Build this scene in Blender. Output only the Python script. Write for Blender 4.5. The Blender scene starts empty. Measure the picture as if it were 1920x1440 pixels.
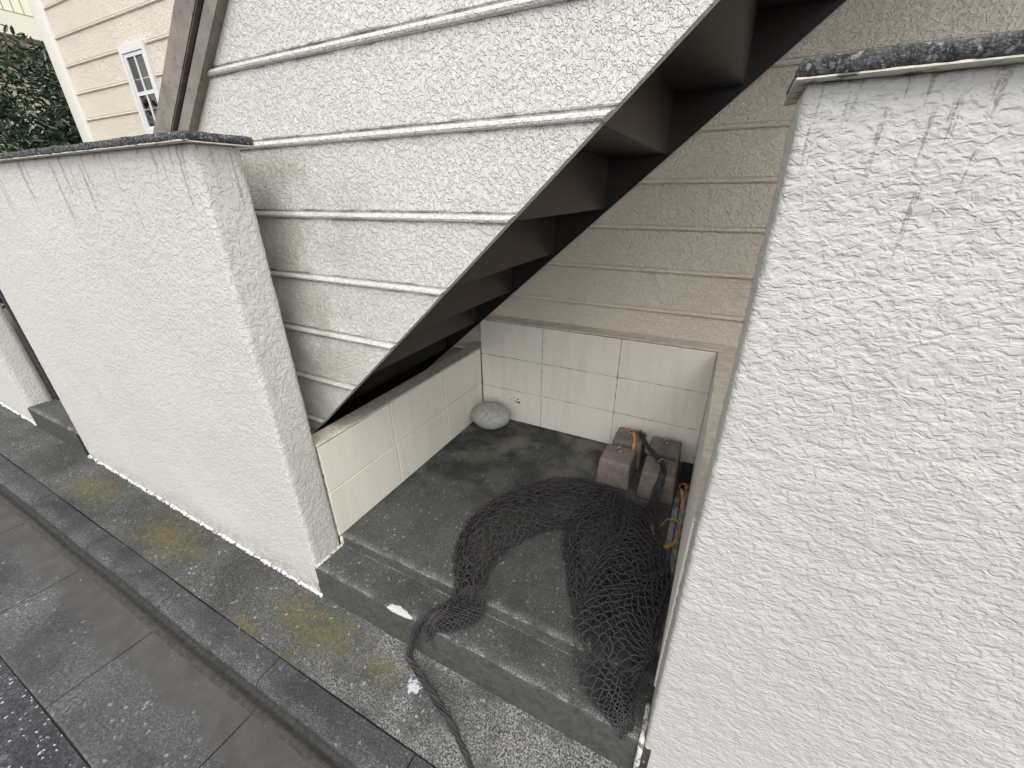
import bpy, bmesh, math, random
from mathutils import Vector, noise, Matrix
random.seed(7)
sc = bpy.context.scene
COL = sc.collection
PI = math.pi

# ------------------------------------------------------------------ camera
cam = bpy.data.cameras.new('camera'); cam_o = bpy.data.objects.new('camera', cam); COL.objects.link(cam_o)
yaw, pit, rol = -0.47555318, 0.4395863, 0.00921733
fwd = Vector((math.sin(yaw)*math.cos(pit), math.cos(yaw)*math.cos(pit), -math.sin(pit)))
rt = Vector((math.cos(yaw), -math.sin(yaw), 0)); dn = fwd.cross(rt)
r2 = rt*math.cos(rol) + dn*math.sin(rol); d2 = -rt*math.sin(rol) + dn*math.cos(rol)
M = Matrix((r2, -d2, -fwd)).transposed().to_4x4(); M.translation = Vector((0, 0, 1.249))
cam_o.matrix_world = M
cam.sensor_width = 36; cam.lens = 765.41/1920*36; cam.clip_start = .02; cam.clip_end = 500
sc.camera = cam_o

# ------------------------------------------------------------------ sky and sun
SUN_EL, SUN_AZ = math.radians(56), math.radians(148)     # azimuth from +Y towards +X: a veiled sun high over the street
w = bpy.data.worlds.new('World'); sc.world = w; w.use_nodes = True
nt = w.node_tree; nt.nodes.clear()
out = nt.nodes.new('ShaderNodeOutputWorld'); bg = nt.nodes.new('ShaderNodeBackground')
sky = nt.nodes.new('ShaderNodeTexSky'); sky.sky_type = 'NISHITA'; sky.sun_disc = False
sky.sun_elevation = SUN_EL; sky.sun_rotation = SUN_AZ; sky.air_density = 1.0; sky.dust_density = 1.0; sky.ozone_density = 1.0
hs = nt.nodes.new('ShaderNodeHueSaturation'); hs.inputs['Saturation'].default_value = .10
nt.links.new(sky.outputs[0], hs.inputs['Color']); nt.links.new(hs.outputs[0], bg.inputs[0])
bg.inputs[1].default_value = .15
nt.links.new(bg.outputs[0], out.inputs[0])
sun = bpy.data.lights.new('sun', 'SUN'); sun.energy = 1.1; sun.angle = math.radians(50); sun.color = (1, .965, .91)
so = bpy.data.objects.new('sun', sun); COL.objects.link(so)
sd = Vector((math.sin(SUN_AZ)*math.cos(SUN_EL), math.cos(SUN_AZ)*math.cos(SUN_EL), math.sin(SUN_EL)))
so.rotation_euler = sd.to_track_quat('Z', 'Y').to_euler()
sc.view_settings.view_transform = 'Standard'; sc.view_settings.look = 'None'
sc.view_settings.exposure = .97; sc.view_settings.gamma = 1
sc.cycles.max_bounces = 8; sc.cycles.diffuse_bounces = 5

# ------------------------------------------------------------------ node helpers
class NT:
    def __init__(s, name):
        s.m = bpy.data.materials.new(name); s.m.use_nodes = True; s.t = s.m.node_tree; s.t.nodes.clear()
        s.o = s.n('ShaderNodeOutputMaterial'); s.b = s.n('ShaderNodeBsdfPrincipled'); s.t.links.new(s.b.outputs[0], s.o.inputs[0])
        g = s.n('ShaderNodeNewGeometry'); s.P = g.outputs['Position']; s.N = g.outputs['True Normal']
        x = s.n('ShaderNodeSeparateXYZ'); s.t.links.new(s.P, x.inputs[0]); s.x, s.y, s.z = x.outputs
    def n(s, k): return s.t.nodes.new(k)
    def set(s, inp, v):
        if isinstance(v, bpy.types.NodeSocket): s.t.links.new(v, inp)
        elif isinstance(v, (tuple, list)) and len(v) == 3 and inp.type == 'RGBA': inp.default_value = (*v, 1)
        else: inp.default_value = v
    def f(s, op, a, b=0., c=None, clamp=False):
        q = s.n('ShaderNodeMath'); q.operation = op; q.use_clamp = clamp
        s.set(q.inputs[0], a); s.set(q.inputs[1], b)
        if c is not None: s.set(q.inputs[2], c)
        return q.outputs[0]
    def sstep(s, v, a, b, lo=0., hi=1.):
        q = s.n('ShaderNodeMapRange'); q.interpolation_type = 'SMOOTHSTEP'
        s.set(q.inputs[0], v); s.set(q.inputs[1], a); s.set(q.inputs[2], b); s.set(q.inputs[3], lo); s.set(q.inputs[4], hi)
        return q.outputs[0]
    def vec(s, sc3=(1, 1, 1), off=(0, 0, 0)):
        q = s.n('ShaderNodeMapping'); q.inputs['Scale'].default_value = sc3; q.inputs['Location'].default_value = off
        s.t.links.new(s.P, q.inputs[0]); return q.outputs[0]
    def noise(s, scale, detail=2, rough=.5, dist=0, vec=None, off=None):
        q = s.n('ShaderNodeTexNoise'); s.t.links.new(vec or (s.vec(off=off) if off else s.P), q.inputs['Vector'])
        q.inputs['Scale'].default_value = scale; q.inputs['Detail'].default_value = detail
        q.inputs['Roughness'].default_value = rough; q.inputs['Distortion'].default_value = dist
        return q.outputs['Fac']
    def vor(s, scale, feature='F1', vec=None, out='Distance', rnd=1):
        q = s.n('ShaderNodeTexVoronoi'); q.feature = feature; s.t.links.new(vec or s.P, q.inputs['Vector'])
        q.inputs['Scale'].default_value = scale; q.inputs['Randomness'].default_value = rnd
        return q.outputs[out]
    def vrand(s, scale):
        c = s.vor(scale, out='Color'); q = s.n('ShaderNodeSeparateColor'); s.t.links.new(c, q.inputs[0]); return q.outputs[0]
    def mix(s, fac, a, b, mode='MIX'):
        q = s.n('ShaderNodeMix'); q.data_type = 'RGBA'; q.blend_type = mode
        s.set(q.inputs[0], fac); s.set(q.inputs[6], a); s.set(q.inputs[7], b); return q.outputs[2]
    def bump(s, h, dist, strength=1., normal=None):
        q = s.n('ShaderNodeBump'); s.set(q.inputs['Height'], h); q.inputs['Distance'].default_value = dist
        q.inputs['Strength'].default_value = strength
        if normal: s.t.links.new(normal, q.inputs['Normal'])
        return q.outputs[0]
    def fin(s, col, rough=.6, normal=None, **kw):
        s.set(s.b.inputs['Base Color'], col); s.set(s.b.inputs['Roughness'], rough)
        if normal: s.t.links.new(normal, s.b.inputs['Normal'])
        for k, v in kw.items(): s.set(s.b.inputs[k], v)
        return s.m

def stucco(name, col, k=1., amp=1., streak_top=None, grime_low=None, grime_and_shade=False, rough=.55, zs=1., crevshade=.20, crevh=.35, sf=58, smooth=0., soft=1.):
    t = NT(name)
    v = t.vec((1, 1, zs))
    # spattered render with flattened tops: islands, a mesh of narrow crevices between them, fine grit
    warp = t.noise(85*k, 2, .55, .7, vec=v)
    plate = t.sstep(warp, .49-.06*soft, .49+.06*soft)
    ridg = t.noise(95*k, 2, .5, 1.2, vec=t.vec((1, 1, zs), (5, 3, 1)))
    crev = t.sstep(t.f('ABSOLUTE', t.f('SUBTRACT', ridg, .5)), .0, .05, 1, 0)
    fine = t.noise(380*k, 2)
    h = t.f('SUBTRACT', t.f('MULTIPLY', plate, 1.0), t.f('MULTIPLY', crev, crevh)); h = t.f('ADD', h, t.f('MULTIPLY', fine, .16))
    h = t.f('ADD', h, t.f('MULTIPLY', t.noise(9, 2), .9))
    if smooth: h = t.f('ADD', t.f('MULTIPLY', h, 1-smooth), t.f('MULTIPLY', t.noise(62, 4, .6, .6, vec=v), 3.0*smooth))
    c = t.mix(t.sstep(t.noise(2.2, 4), .35, .7), col, tuple(x*.94 for x in col))
    edge = t.f('MULTIPLY', t.sstep(t.f('ABSOLUTE', t.f('SUBTRACT', warp, .46)), .0, .018, 1, 0), .8)
    relief_shade = t.f('MAXIMUM', t.f('MULTIPLY', crev, .75), edge)
    relief_shade = t.f('MULTIPLY', relief_shade, t.sstep(t.noise(14, 3, .6), .30, .62, .25, 1))
    c = t.mix(t.f('MULTIPLY', relief_shade, crevshade), c, tuple(x*.40 for x in col))  # relief shade put into the colour along crevices and island rims
    if streak_top is not None:
        # drips of black dirt that start under the coping
        d = t.noise(sf, 2, .5, 0, vec=t.vec((1, 1, .04)))
        ln = t.noise(11, 2, .5, 0, vec=t.vec((1, 1, .02), (3, 3, 0)))
        depth = t.f('SUBTRACT', streak_top, t.z)                       # metres below the coping
        reach = t.sstep(ln, .35, .75, .02, .33)
        m = t.f('MULTIPLY', t.sstep(d, .57, .64), t.sstep(t.f('DIVIDE', depth, reach), .5, 1.0, 1, 0))
        brk = t.sstep(t.noise(170, 2, .6, 1.5), .36, .56, .15, 1)
        m = t.f('MULTIPLY', m, brk)
        c = t.mix(t.f('MULTIPLY', m, .55), c, (.09, .075, .068))
    if grime_low is not None:
        m = t.sstep(t.f('SUBTRACT', t.z, grime_low), .0, .17, 1, 0)
        m = t.f('MULTIPLY', m, t.sstep(t.noise(26, 4, .65), .36, .62))
        c = t.mix(t.f('MULTIPLY', m, .6), c, (.26, .21, .17))
        sp = t.f('MULTIPLY', t.sstep(t.noise(160, 3, .7), .60, .68), t.sstep(t.f('SUBTRACT', t.z, grime_low), .0, .07, 1, 0))
        c = t.mix(t.f('MULTIPLY', sp, .7), c, (.05, .045, .04))
    if grime_and_shade:
        m = t.f('MULTIPLY', t.sstep(t.x, -1.20, -.70, 1, 0), t.sstep(t.noise(6, 5, .65), .34, .60))
        m = t.f('MULTIPLY', m, t.sstep(t.z, 1.38, 1.30))
        c = t.mix(t.f('MULTIPLY', m, .45), c, (.27, .26, .20))
        # dark groove line above each bead, painted shadow line below it
        ph = t.f('FRACT', t.f('DIVIDE', t.f('SUBTRACT', t.z, 1.549-.182*20), .182))
        g1 = t.f('MULTIPLY', t.sstep(ph, .095, .11), t.sstep(ph, .135, .15, 1, 0))
        g2 = t.sstep(ph, .955, .99)
        g = t.f('MAXIMUM', g1, g2)
        g = t.f('MULTIPLY', g, t.sstep(t.noise(30, 4, .7, 0, vec=t.vec((.35, 1, 1))), .42, .60))
        c = t.mix(t.f('MULTIPLY', g, .62), c, (.10, .085, .07))
    return t.fin(c, rough, t.bump(h, .0024*amp), **{'Specular IOR Level': .35})

def concrete(name, c_dark, c_light, speck=.5, grain=330, patches=None, extra=None, bumpd=.0012):
    t = NT(name)
    r = t.vrand(grain); r2_ = t.vrand(grain*.45)
    n = t.noise(grain*.6, 3, .7); big = t.noise(3.1, 4, .6)
    base = t.mix(t.sstep(n, .3, .7), c_dark, tuple((a+b)/2 for a, b in zip(c_dark, c_light)))
    base = t.mix(t.f('MULTIPLY', t.sstep(r, 1-speck*.55, 1), .85), base, c_light)
    base = t.mix(t.f('MULTIPLY', t.sstep(r2_, .97, 1), .7), base, tuple(min(1, x*2.2) for x in c_light))
    base = t.mix(t.sstep(big, .42, .68, 0, .6), base, tuple(x*.55 for x in c_dark), 'MIX')
    salt = t.f('MULTIPLY', t.sstep(t.noise(grain*1.5, 2, .6), .55, .68), .42)
    base = t.mix(salt, base, c_light)
    base = t.mix(t.f('MULTIPLY', t.sstep(t.noise(grain*1.2, 2, .6, 0, off=(3, 3, 3)), .56, .66), .6), base, tuple(x*.35 for x in c_dark))
    if extra: base = extra(t, base)
    h = t.f('ADD', t.f('MULTIPLY', n, .7), t.f('MULTIPLY', t.noise(grain*.25, 3), .8))
    return t.fin(base, .85, t.bump(h, bumpd), **{'Specular IOR Level': .3})

# ------------------------------------------------------------------ mesh helpers
ORG = {}
def finish(o, loc, parent):
    o.location = loc
    if parent is not None:
        o.parent = parent
    COL.objects.link(o)
def obj(name, geo, mat, parent=None, loc=None, smooth=False):
    """geo: a bmesh or (verts, faces) in world coordinates; parts are shifted to their thing's origin"""
    me = bpy.data.meshes.new(name)
    if isinstance(geo, bmesh.types.BMesh): geo.to_mesh(me); geo.free()
    else: me.from_pydata([tuple(v) for v in geo[0]], [], geo[1])
    org = ORG[parent] if parent is not None else Vector(loc or (0, 0, 0))
    me.transform(Matrix.Translation(-org)); me.update()
    if smooth:
        for p in me.polygons: p.use_smooth = True
    if mat: me.materials.append(mat)
    o = bpy.data.objects.new(name, me)
    finish(o, (0, 0, 0) if parent is not None else org, parent)
    ORG[o] = org
    return o
def tag(o, label=None, cat=None, group=None, kind=None):
    if label: o['label'] = label
    if cat: o['category'] = cat
    if group: o['group'] = group
    if kind: o['kind'] = kind
    return o
def thing(name, label, cat, loc, group=None):
    o = bpy.data.objects.new(name, None); o.empty_display_size = .05; finish(o, loc, None); ORG[o] = Vector(loc)
    return tag(o, label, cat, group)
def box(bm, a, b, bev=0, seg=2):
    r = bmesh.ops.create_cube(bm, size=1)
    vs = r['verts']
    for v in vs: v.co = Vector([(a[i]+b[i])/2 + v.co[i]*(b[i]-a[i]) for i in range(3)])
    if bev:
        es = list({e for v in vs for e in v.link_edges})
        bmesh.ops.bevel(bm, geom=es, offset=bev, segments=seg, affect='EDGES', profile=.5)
    return vs
def boxo(name, a, b, mat, parent=None, bev=0, loc=None, smooth=False, seg=2):
    bm = bmesh.new(); box(bm, a, b, bev, seg)
    if parent is None and loc is None: loc = ((a[0]+b[0])/2, (a[1]+b[1])/2, a[2])
    return obj(name, bm, mat, parent, loc, smooth)
def tube(V, F, pts, r, sides=4, cap=False):
    """append a tube through pts to the lists V, F; r a number or list"""
    n = len(pts); base = len(V); up = Vector((0, 0, 1))
    prev = None
    for i, p in enumerate(pts):
        t = (pts[min(i+1, n-1)] - pts[max(i-1, 0)])
        if t.length < 1e-9: t = Vector((1, 0, 0))
        t.normalize()
        if prev is None:
            a = t.cross(up if abs(t.z) < .9 else Vector((1, 0, 0)))
        else: a = prev - t*prev.dot(t)
        if a.length < 1e-6: a = t.orthogonal()
        a.normalize(); prev = a; b = t.cross(a)
        rr = r[i] if isinstance(r, (list, tuple)) else r
        for k in range(sides):
            th = 2*PI*k/sides
            V.append(p + a*(rr*math.cos(th)) + b*(rr*math.sin(th)))
    for i in range(n-1):
        for k in range(sides):
            k2 = (k+1) % sides
            F.append((base+i*sides+k, base+i*sides+k2, base+(i+1)*sides+k2, base+(i+1)*sides+k))
    if cap:
        F.append(tuple(base+k for k in range(sides))[::-1]); F.append(tuple(base+(n-1)*sides+k for k in range(sides)))
def catmull(P, n):
    """resample control tuples (any length) to n points"""
    P = [tuple(p) for p in P]; m = len(P)-1; res = []
    for i in range(n):
        u = i/(n-1)*m; k = min(int(u), m-1); t = u-k
        p0 = P[max(k-1, 0)]; p1 = P[k]; p2 = P[k+1]; p3 = P[min(k+2, m)]
        res.append(tuple(.5*((2*b)+(-a+c)*t+(2*a-5*b+4*c-d)*t*t+(-a+3*b-3*c+d)*t**3) for a, b, c, d in zip(p0, p1, p2, p3)))
    return res

def g(x):                                   # the street falls gently to the right
    return -.205 + .03*max(0, min(8, -1.2-x))

# ------------------------------------------------------------------ materials
WH = (.64, .615, .572)
m_pil_l = stucco('pillar_stucco', WH, .80, .9, crevshade=.10, crevh=.2, smooth=.25, streak_top=1.362, grime_low=-.20)
m_pil_r = stucco('near_wall_stucco', (.545, .530, .503), .80, .85, streak_top=1.357, zs=1.5, crevshade=0., crevh=0., sf=140, smooth=.42, soft=2.2)
m_panel = stucco('panel_stucco', (.71, .683, .635), 1.1, .9, grime_and_shade=True, crevshade=.10, crevh=.3)
m_siding = stucco('house_siding', (.78, .695, .59), .85, 1.0, crevshade=.16)
t = NT('block_paint')
n = t.noise(25, 3, .5, 0, vec=t.vec((1, 1, .12))); n2 = t.noise(300, 2)
c = t.mix(t.f('MULTIPLY', t.sstep(n, .4, .7), .5), (.79, .745, .665), (.70, .655, .58))
c = t.mix(t.f('MULTIPLY', t.sstep(t.noise(90, 3), .64, .72), .35), c, (.4, .36, .3))
m_block = t.fin(c, .5, t.bump(t.f('ADD', t.f('MULTIPLY', t.noise(70, 2, .5, 0, vec=t.vec((1, 1, .2))), 1), t.f('MULTIPLY', n2, .3)), .0009))
t = NT('block_joint'); m_joint = t.fin(t.mix(t.sstep(t.noise(40, 3), .5, .62), (.58, .54, .47), (.25, .22, .18)), .7, t.bump(t.noise(200), .001))
t = NT('coping_top_mortar')
c = t.mix(t.sstep(t.noise(30, 4, .6), .4, .62), (.60, .55, .47), (.48, .435, .36))
m_toppaint = t.fin(c, .5, t.bump(t.noise(45, 3, .6, 0, vec=t.vec((.6, 2.5, 1))), .004))
t = NT('stone_coping')
r = t.vrand(230); n = t.noise(60, 4, .7)
c = t.mix(t.sstep(n, .35, .65), (.018, .019, .02), (.070, .072, .074))
c = t.mix(t.sstep(r, .75, 1), c, (.24, .24, .24))
c = t.mix(t.sstep(t.noise(420, 2), .55, .66), c, (.13, .13, .13))
m_cop = t.fin(c, .9, t.bump(t.f('ADD', n, t.noise(300, 2)), .003))
t = NT('stair_paint_shaded')  # darker copy of the stair paint: stringer shade put into the colour
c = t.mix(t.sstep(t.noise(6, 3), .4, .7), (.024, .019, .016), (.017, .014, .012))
m_stair_shaded = t.fin(c, .32, t.bump(t.noise(300, 2), .00015))
t = NT('stair_paint_lit')  # lighter copy of the same stair paint, reflected light put into the colour
c = t.mix(t.sstep(t.noise(7, 4, .6), .4, .7), (.044, .031, .023), (.031, .022, .017)); c = t.mix(t.sstep(t.noise(160, 3, .7), .68, .74, 0, .5), c, (.13, .06, .03))
m_stair_lit = t.fin(c, .36, t.bump(t.noise(40, 3), .0004))
t = NT('coping_metal')
c = t.mix(t.sstep(t.noise(16, 3, .5, 0), .40, .66), (.235, .20, .165), (.17, .145, .12))
c = t.mix(t.f('MULTIPLY', t.sstep(t.noise(70, 5, .7), .56, .68), .7), c, (.05, .042, .036))
m_copmetal = t.fin(c, .45, t.bump(t.noise(200, 2), .0003), Metallic=.2)
m_groove = NT('seal_groove').fin((.006, .006, .014), .7)
m_white = NT('white_aluminium').fin((.66, .66, .65), .4)
t = NT('window_glass'); m_glass = t.fin((.03, .035, .035), .06, **{'Specular IOR Level': .8})
m_curtain = NT('curtain').fin((.55, .52, .46), .8)
t = NT('mortar_white'); m_mortar = t.fin(t.mix(t.sstep(t.noise(55, 4, .6), .50, .62), (.62, .60, .56), (.16, .145, .12)), .8, t.bump(t.noise(120, 3), .003))
t = NT('weight_concrete')
c = t.mix(t.sstep(t.noise(18, 4, .6), .38, .62), (.225, .180, .153), (.158, .132, .115))
c = t.mix(t.sstep(t.vrand(260), .9, 1, 0, .6), c, (.36, .3, .26)); c = t.mix(t.sstep(t.noise(110, 3), .66, .74, 0, .6), c, (.07, .06, .055))
m_weight = t.fin(c, .8, t.bump(t.f('ADD', t.noise(140, 3), t.noise(30, 2)), .0018))
m_steel = NT('steel').fin((.45, .44, .42), .3, Metallic=.85)
t = NT('strap_orange')
m_strap = t.fin(t.mix(t.sstep(t.noise(45, 3), .4, .6), (.62, .34, .12), (.52, .22, .08)), .75, t.bump(t.noise(900, 1), .0005))
t = NT('hook_orange'); m_hook = t.fin((.60, .20, .07), .4)
t = NT('net_cord'); m_net = t.fin(t.mix(t.noise(25, 2), (.032, .029, .030), (.058, .052, .053)), .7)
t = NT('river_stone')
c = t.mix(t.sstep(t.noise(40, 5, .7), .4, .6), (.42, .41, .37), (.33, .325, .29)); c = t.mix(t.sstep(t.vrand(420), .85, 1), c, (.12, .12, .1))
m_rock = t.fin(c, .8, t.bump(t.f('ADD', t.noise(260, 3), t.f('MULTIPLY', t.noise(60, 3), 2)), .0015))

def floor_extra(t, base):
    # moss dark at the left and back, pale worn grains at the nosings, one white chip on the lower edge
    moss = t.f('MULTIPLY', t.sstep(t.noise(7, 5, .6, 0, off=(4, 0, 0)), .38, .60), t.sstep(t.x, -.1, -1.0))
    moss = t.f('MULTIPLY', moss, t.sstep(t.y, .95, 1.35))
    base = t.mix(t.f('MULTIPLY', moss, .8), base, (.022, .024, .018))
    gr = t.f('MULTIPLY', t.sstep(t.noise(9, 5, .6, 0, off=(9, 2, 0)), .50, .68), t.sstep(t.y, 1.2, 1.6))
    base = t.mix(t.f('MULTIPLY', gr, .5), base, (.075, .08, .04))
    pale = t.f('MULTIPLY', t.sstep(t.noise(5, 4, .6, 0, off=(1, 7, 0)), .46, .66), t.sstep(t.y, 1.35, 1.7))
    base = t.mix(t.f('MULTIPLY', pale, .55), base, (.20, .19, .16))
    ol = t.f('MULTIPLY', t.sstep(t.noise(11, 4, .6, 0, off=(2, 1, 5)), .64, .72), t.sstep(t.y, 1.2, 1.0))
    base = t.mix(t.f('MULTIPLY', ol, .5), base, (.11, .085, .04))
    sp = t.f('MAXIMUM', t.sstep(t.noise(330, 2, .6), .46, .60), 0.)
    for y0, wd in ((.777, .035), (.645, .032)):
        band = t.f('MULTIPLY', t.sstep(t.y, y0-.006, y0-.001), t.sstep(t.f('SUBTRACT', t.y, y0), .0, wd, 1, 0))
        band = t.f('MULTIPLY', band, t.sstep(t.noise(14, 3, .6), .36, .56))
        base = t.mix(t.f('MULTIPLY', t.f('MULTIPLY', band, sp), .8), base, (.34, .34, .31))
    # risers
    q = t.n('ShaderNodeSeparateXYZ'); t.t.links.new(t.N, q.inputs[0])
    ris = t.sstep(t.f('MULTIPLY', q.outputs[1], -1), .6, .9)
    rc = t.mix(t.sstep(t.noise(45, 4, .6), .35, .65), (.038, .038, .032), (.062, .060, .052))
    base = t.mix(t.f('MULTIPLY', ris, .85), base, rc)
    dx = t.f('DIVIDE', t.f('ADD', t.x, .775), .062); dy = t.f('DIVIDE', t.f('SUBTRACT', t.y, .642), .024); dz = t.f('DIVIDE', t.f('ADD', t.z, .045), .012)
    d = t.f('SQRT', t.f('ADD', t.f('ADD', t.f('MULTIPLY', dx, dx), t.f('MULTIPLY', dy, dy)), t.f('MULTIPLY', dz, dz)))
    d = t.f('ADD', d, t.f('MULTIPLY', t.f('SUBTRACT', t.noise(45, 3), .5), .8))
    base = t.mix(t.f('MULTIPLY', t.sstep(d, .9, 1.0, 1, 0), t.sstep(t.noise(200, 3), .30, .50, .7, 1)), base, (.50, .50, .48))
    return base
m_floor = concrete('alcove_concrete', (.036, .037, .034), (.150, .149, .138), .55, 340, extra=floor_extra)

def strip_extra(t, base):
    wash = t.f('MULTIPLY', t.sstep(t.noise(5.5, 3, .55, 0, off=(0, 3, 0)), .38, .58), t.sstep(t.x, -1.15, -.75))
    sp = t.sstep(t.noise(175, 4, .7), .47, .57)
    base = t.mix(t.f('MULTIPLY', t.f('MULTIPLY', wash, sp), .72), base, (.38, .37, .34))
    mid = t.f('MULTIPLY', t.sstep(t.noise(200, 3, .7), .56, .66), t.sstep(t.noise(3, 3), .35, .6))
    base = t.mix(t.f('MULTIPLY', mid, .5), base, (.27, .265, .24))
    for cx, cy, rx, ry in ((-1.10, .545, .30, .09), (-.78, .545, .10, .05), (-2.05, .52, .28, .10), (-1.35, .42, .10, .05), (-1.12, .40, .10, .03), (-2.75, .52, .25, .10)):
        dx = t.f('DIVIDE', t.f('SUBTRACT', t.x, cx), rx); dy = t.f('DIVIDE', t.f('SUBTRACT', t.y, cy), ry)
        d = t.f('SQRT', t.f('ADD', t.f('MULTIPLY', dx, dx), t.f('MULTIPLY', dy, dy)))
        m = t.sstep(t.f('ADD', t.f('MULTIPLY', d, .30), t.f('SUBTRACT', 1, t.noise(26, 6, .72))), .60, .78, 1, 0)
        m = t.f('MULTIPLY', m, t.sstep(t.noise(260, 2, .6), .36, .58, .25, 1))
        base = t.mix(t.f('MULTIPLY', m, .75), base, t.mix(t.sstep(t.noise(60, 3), .4, .6), (.155, .115, .035), (.085, .078, .035)))
    bs = t.f('MULTIPLY', t.sstep(t.vrand(36), .955, .97), t.sstep(t.noise(120, 2), .35, .5))
    base = t.mix(t.f('MULTIPLY', bs, .7), base, (.075, .08, .09))
    # spilt pale paint beside the net's tail
    dx = t.f('DIVIDE', t.f('ADD', t.x, .655), .030); dy = t.f('DIVIDE', t.f('SUBTRACT', t.y, .548), .020)
    d = t.f('ADD', t.f('SQRT', t.f('ADD', t.f('MULTIPLY', dx, dx), t.f('MULTIPLY', dy, dy))), t.f('MULTIPLY', t.f('SUBTRACT', t.noise(90, 3, .7), .5), 3))
    return t.mix(t.sstep(d, .7, .85, 1, 0), base, (.50, .53, .56))
m_strip = concrete('pavement_concrete', (.031, .032, .031), (.18, .18, .168), .6, 260, extra=strip_extra, bumpd=.0022)
def kerb_extra(t, base):
    e = t.f('MULTIPLY', t.sstep(t.y, .375, .335), t.sstep(t.noise(190, 3, .7), .50, .62))
    e = t.f('MULTIPLY', e, t.sstep(t.noise(9, 3), .35, .6))
    base = t.mix(t.f('MULTIPLY', e, .5), base, (.27, .27, .27))
    m = t.sstep(t.noise(10, 4, .6, 0, off=(3, 8, 0)), .62, .72)
    return t.mix(t.f('MULTIPLY', m, .35), base, (.10, .085, .04))
m_kerb = concrete('kerb_concrete', (.030, .031, .032), (.125, .126, .127), .6, 320, extra=kerb_extra, bumpd=.0018)
def gut_extra(t, base):
    sil = t.f('ADD', t.sstep(t.y, .04, .24), t.f('MULTIPLY', t.f('SUBTRACT', t.noise(4.5, 5, .6), .5), 2.6))
    sil = t.sstep(sil, .40, .72)
    grey = t.mix(t.sstep(t.noise(14, 4), .35, .65), (.066, .064, .060), (.084, .081, .076))
    crumbs = t.f('MULTIPLY', t.sstep(t.noise(180, 3, .7), .60, .68), t.f('MULTIPLY', t.sstep(t.y, .225, .25), t.sstep(t.y, .275, .265)))
    base = t.mix(t.f('MULTIPLY', sil, .93), base, grey)
    base = t.mix(crumbs, base, (.03, .03, .028))
    pale = t.f('MULTIPLY', t.sstep(t.noise(3.5, 4), .48, .65), t.sstep(t.noise(200, 3, .7, 0, vec=t.vec((1, .5, 1))), .48, .62))
    return t.mix(t.f('MULTIPLY', t.f('MULTIPLY', pale, t.f('SUBTRACT', 1, sil)), .45), base, (.25, .25, .23))
m_gut = concrete('gutter_concrete', (.046, .047, .051), (.165, .168, .165), .5, 260, extra=gut_extra, bumpd=.0012)
m_dirt = NT('joint_dirt').fin((.02, .02, .018), .9)
def asp_extra(t, base):
    r = t.vrand(180); return t.mix(t.sstep(r, .965, .975, 0, .7), base, (.55, .55, .50))
m_asph = concrete('asphalt', (.030, .032, .040), (.13, .135, .145), .6, 170, extra=asp_extra, bumpd=.003)
t = NT('soil'); m_soil = t.fin(t.mix(t.noise(8, 4), (.10, .085, .06), (.17, .15, .11)), .95, t.bump(t.noise(50, 4), .01))

# ------------------------------------------------------------------ ground, road, gutter, kerb, pavement
def sheet(name, x0, x1, y0, y1, dz, mat, nx=60, xs=None, edge=None):
    xs = xs or [x0+(x1-x0)*i/nx for i in range(nx+1)]
    ys = [y0+(y1-y0)*j/4 for j in range(5)]
    V = [(x, y, g(x)+dz) for x in xs for y in ys]
    F = [(i*5+j, (i+1)*5+j, (i+1)*5+j+1, i*5+j+1) for i in range(len(xs)-1) for j in range(4)]
    return tag(obj(name, (V, F), mat), kind='structure')
XS = [-60, -30, -15]+[-9.2+i*.4 for i in range(21)]+[0, 3, 10, 30, 60]
XS = sorted(set(round(x, 3) for x in XS+[-1.2]))
sheet('ground', 0, 0, -60, 60, -.06, m_soil, xs=XS)
sheet('road', 0, 0, -30, -.03, -.012, m_asph, xs=XS)
bm = bmesh.new()
def profile(bm, x0, x1, prof, seg=6):
    """extrude a y,z profile (z relative to the street) along x, closed at the ends"""
    rings = []
    for i in range(seg+1):
        x = x0+(x1-x0)*i/seg
        rings.append([bm.verts.new((x, y+.0015*math.sin(x*7+y*9), g(x)+z)) for y, z in prof])
    for a, b in zip(rings, rings[1:]):
        for j in range(len(prof)-1): bm.faces.new((a[j], b[j], b[j+1], a[j+1]))
    bm.faces.new(rings[0][::-1]); bm.faces.new(rings[-1])
def grp(j): return 'row of %s along the street' % j
# gutter slabs: one object each
gj = [-1.64+.575*k for k in range(-9, 6)]
gut = thing('gutter', 'shallow grey concrete gutter of slabs beside the asphalt', 'gutter', (-1, .13, -.2))
gut['kind'] = 'structure'; del gut['label']; del gut['category']
for a, b in zip(gj, gj[1:]):
    bm = bmesh.new(); pr = [(-.026, -.09), (-.026, -.012), (-.02, -.008), (.10, -.013), (.20, -.019), (.29, -.022), (.29, -.10)]
    profile(bm, a+.0025, b-.0025, pr); obj('gutter_slab', bm, m_gut, gut, smooth=False)
bm = bmesh.new(); profile(bm, gj[0], gj[-1], [(-.034, -.03), (-.030, -.015), (.08, -.018), (.20, -.025), (.30, -.028), (.30, -.10), (-.034, -.10)], 40)
obj('joint_filling', bm, m_dirt, gut)
bm = bmesh.new(); profile(bm, gj[0], gj[-1], [(.255, -.024), (.262, -.0205), (.272, -.017), (.280, -.0155), (.287, -.019), (.293, -.027), (.306, -.029), (.320, -.022), (.335, -.06)], 80)
t = NT('silt'); m_silt = t.fin(t.mix(t.sstep(t.noise(60, 4), .4, .6), (.050, .048, .042), (.034, .032, .028)), .9, t.bump(t.noise(150, 3), .002))
obj('silt_ridge', bm, m_silt, gut, smooth=True)
kj = [-1.125+.592*k for k in range(-9, 4)]
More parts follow.
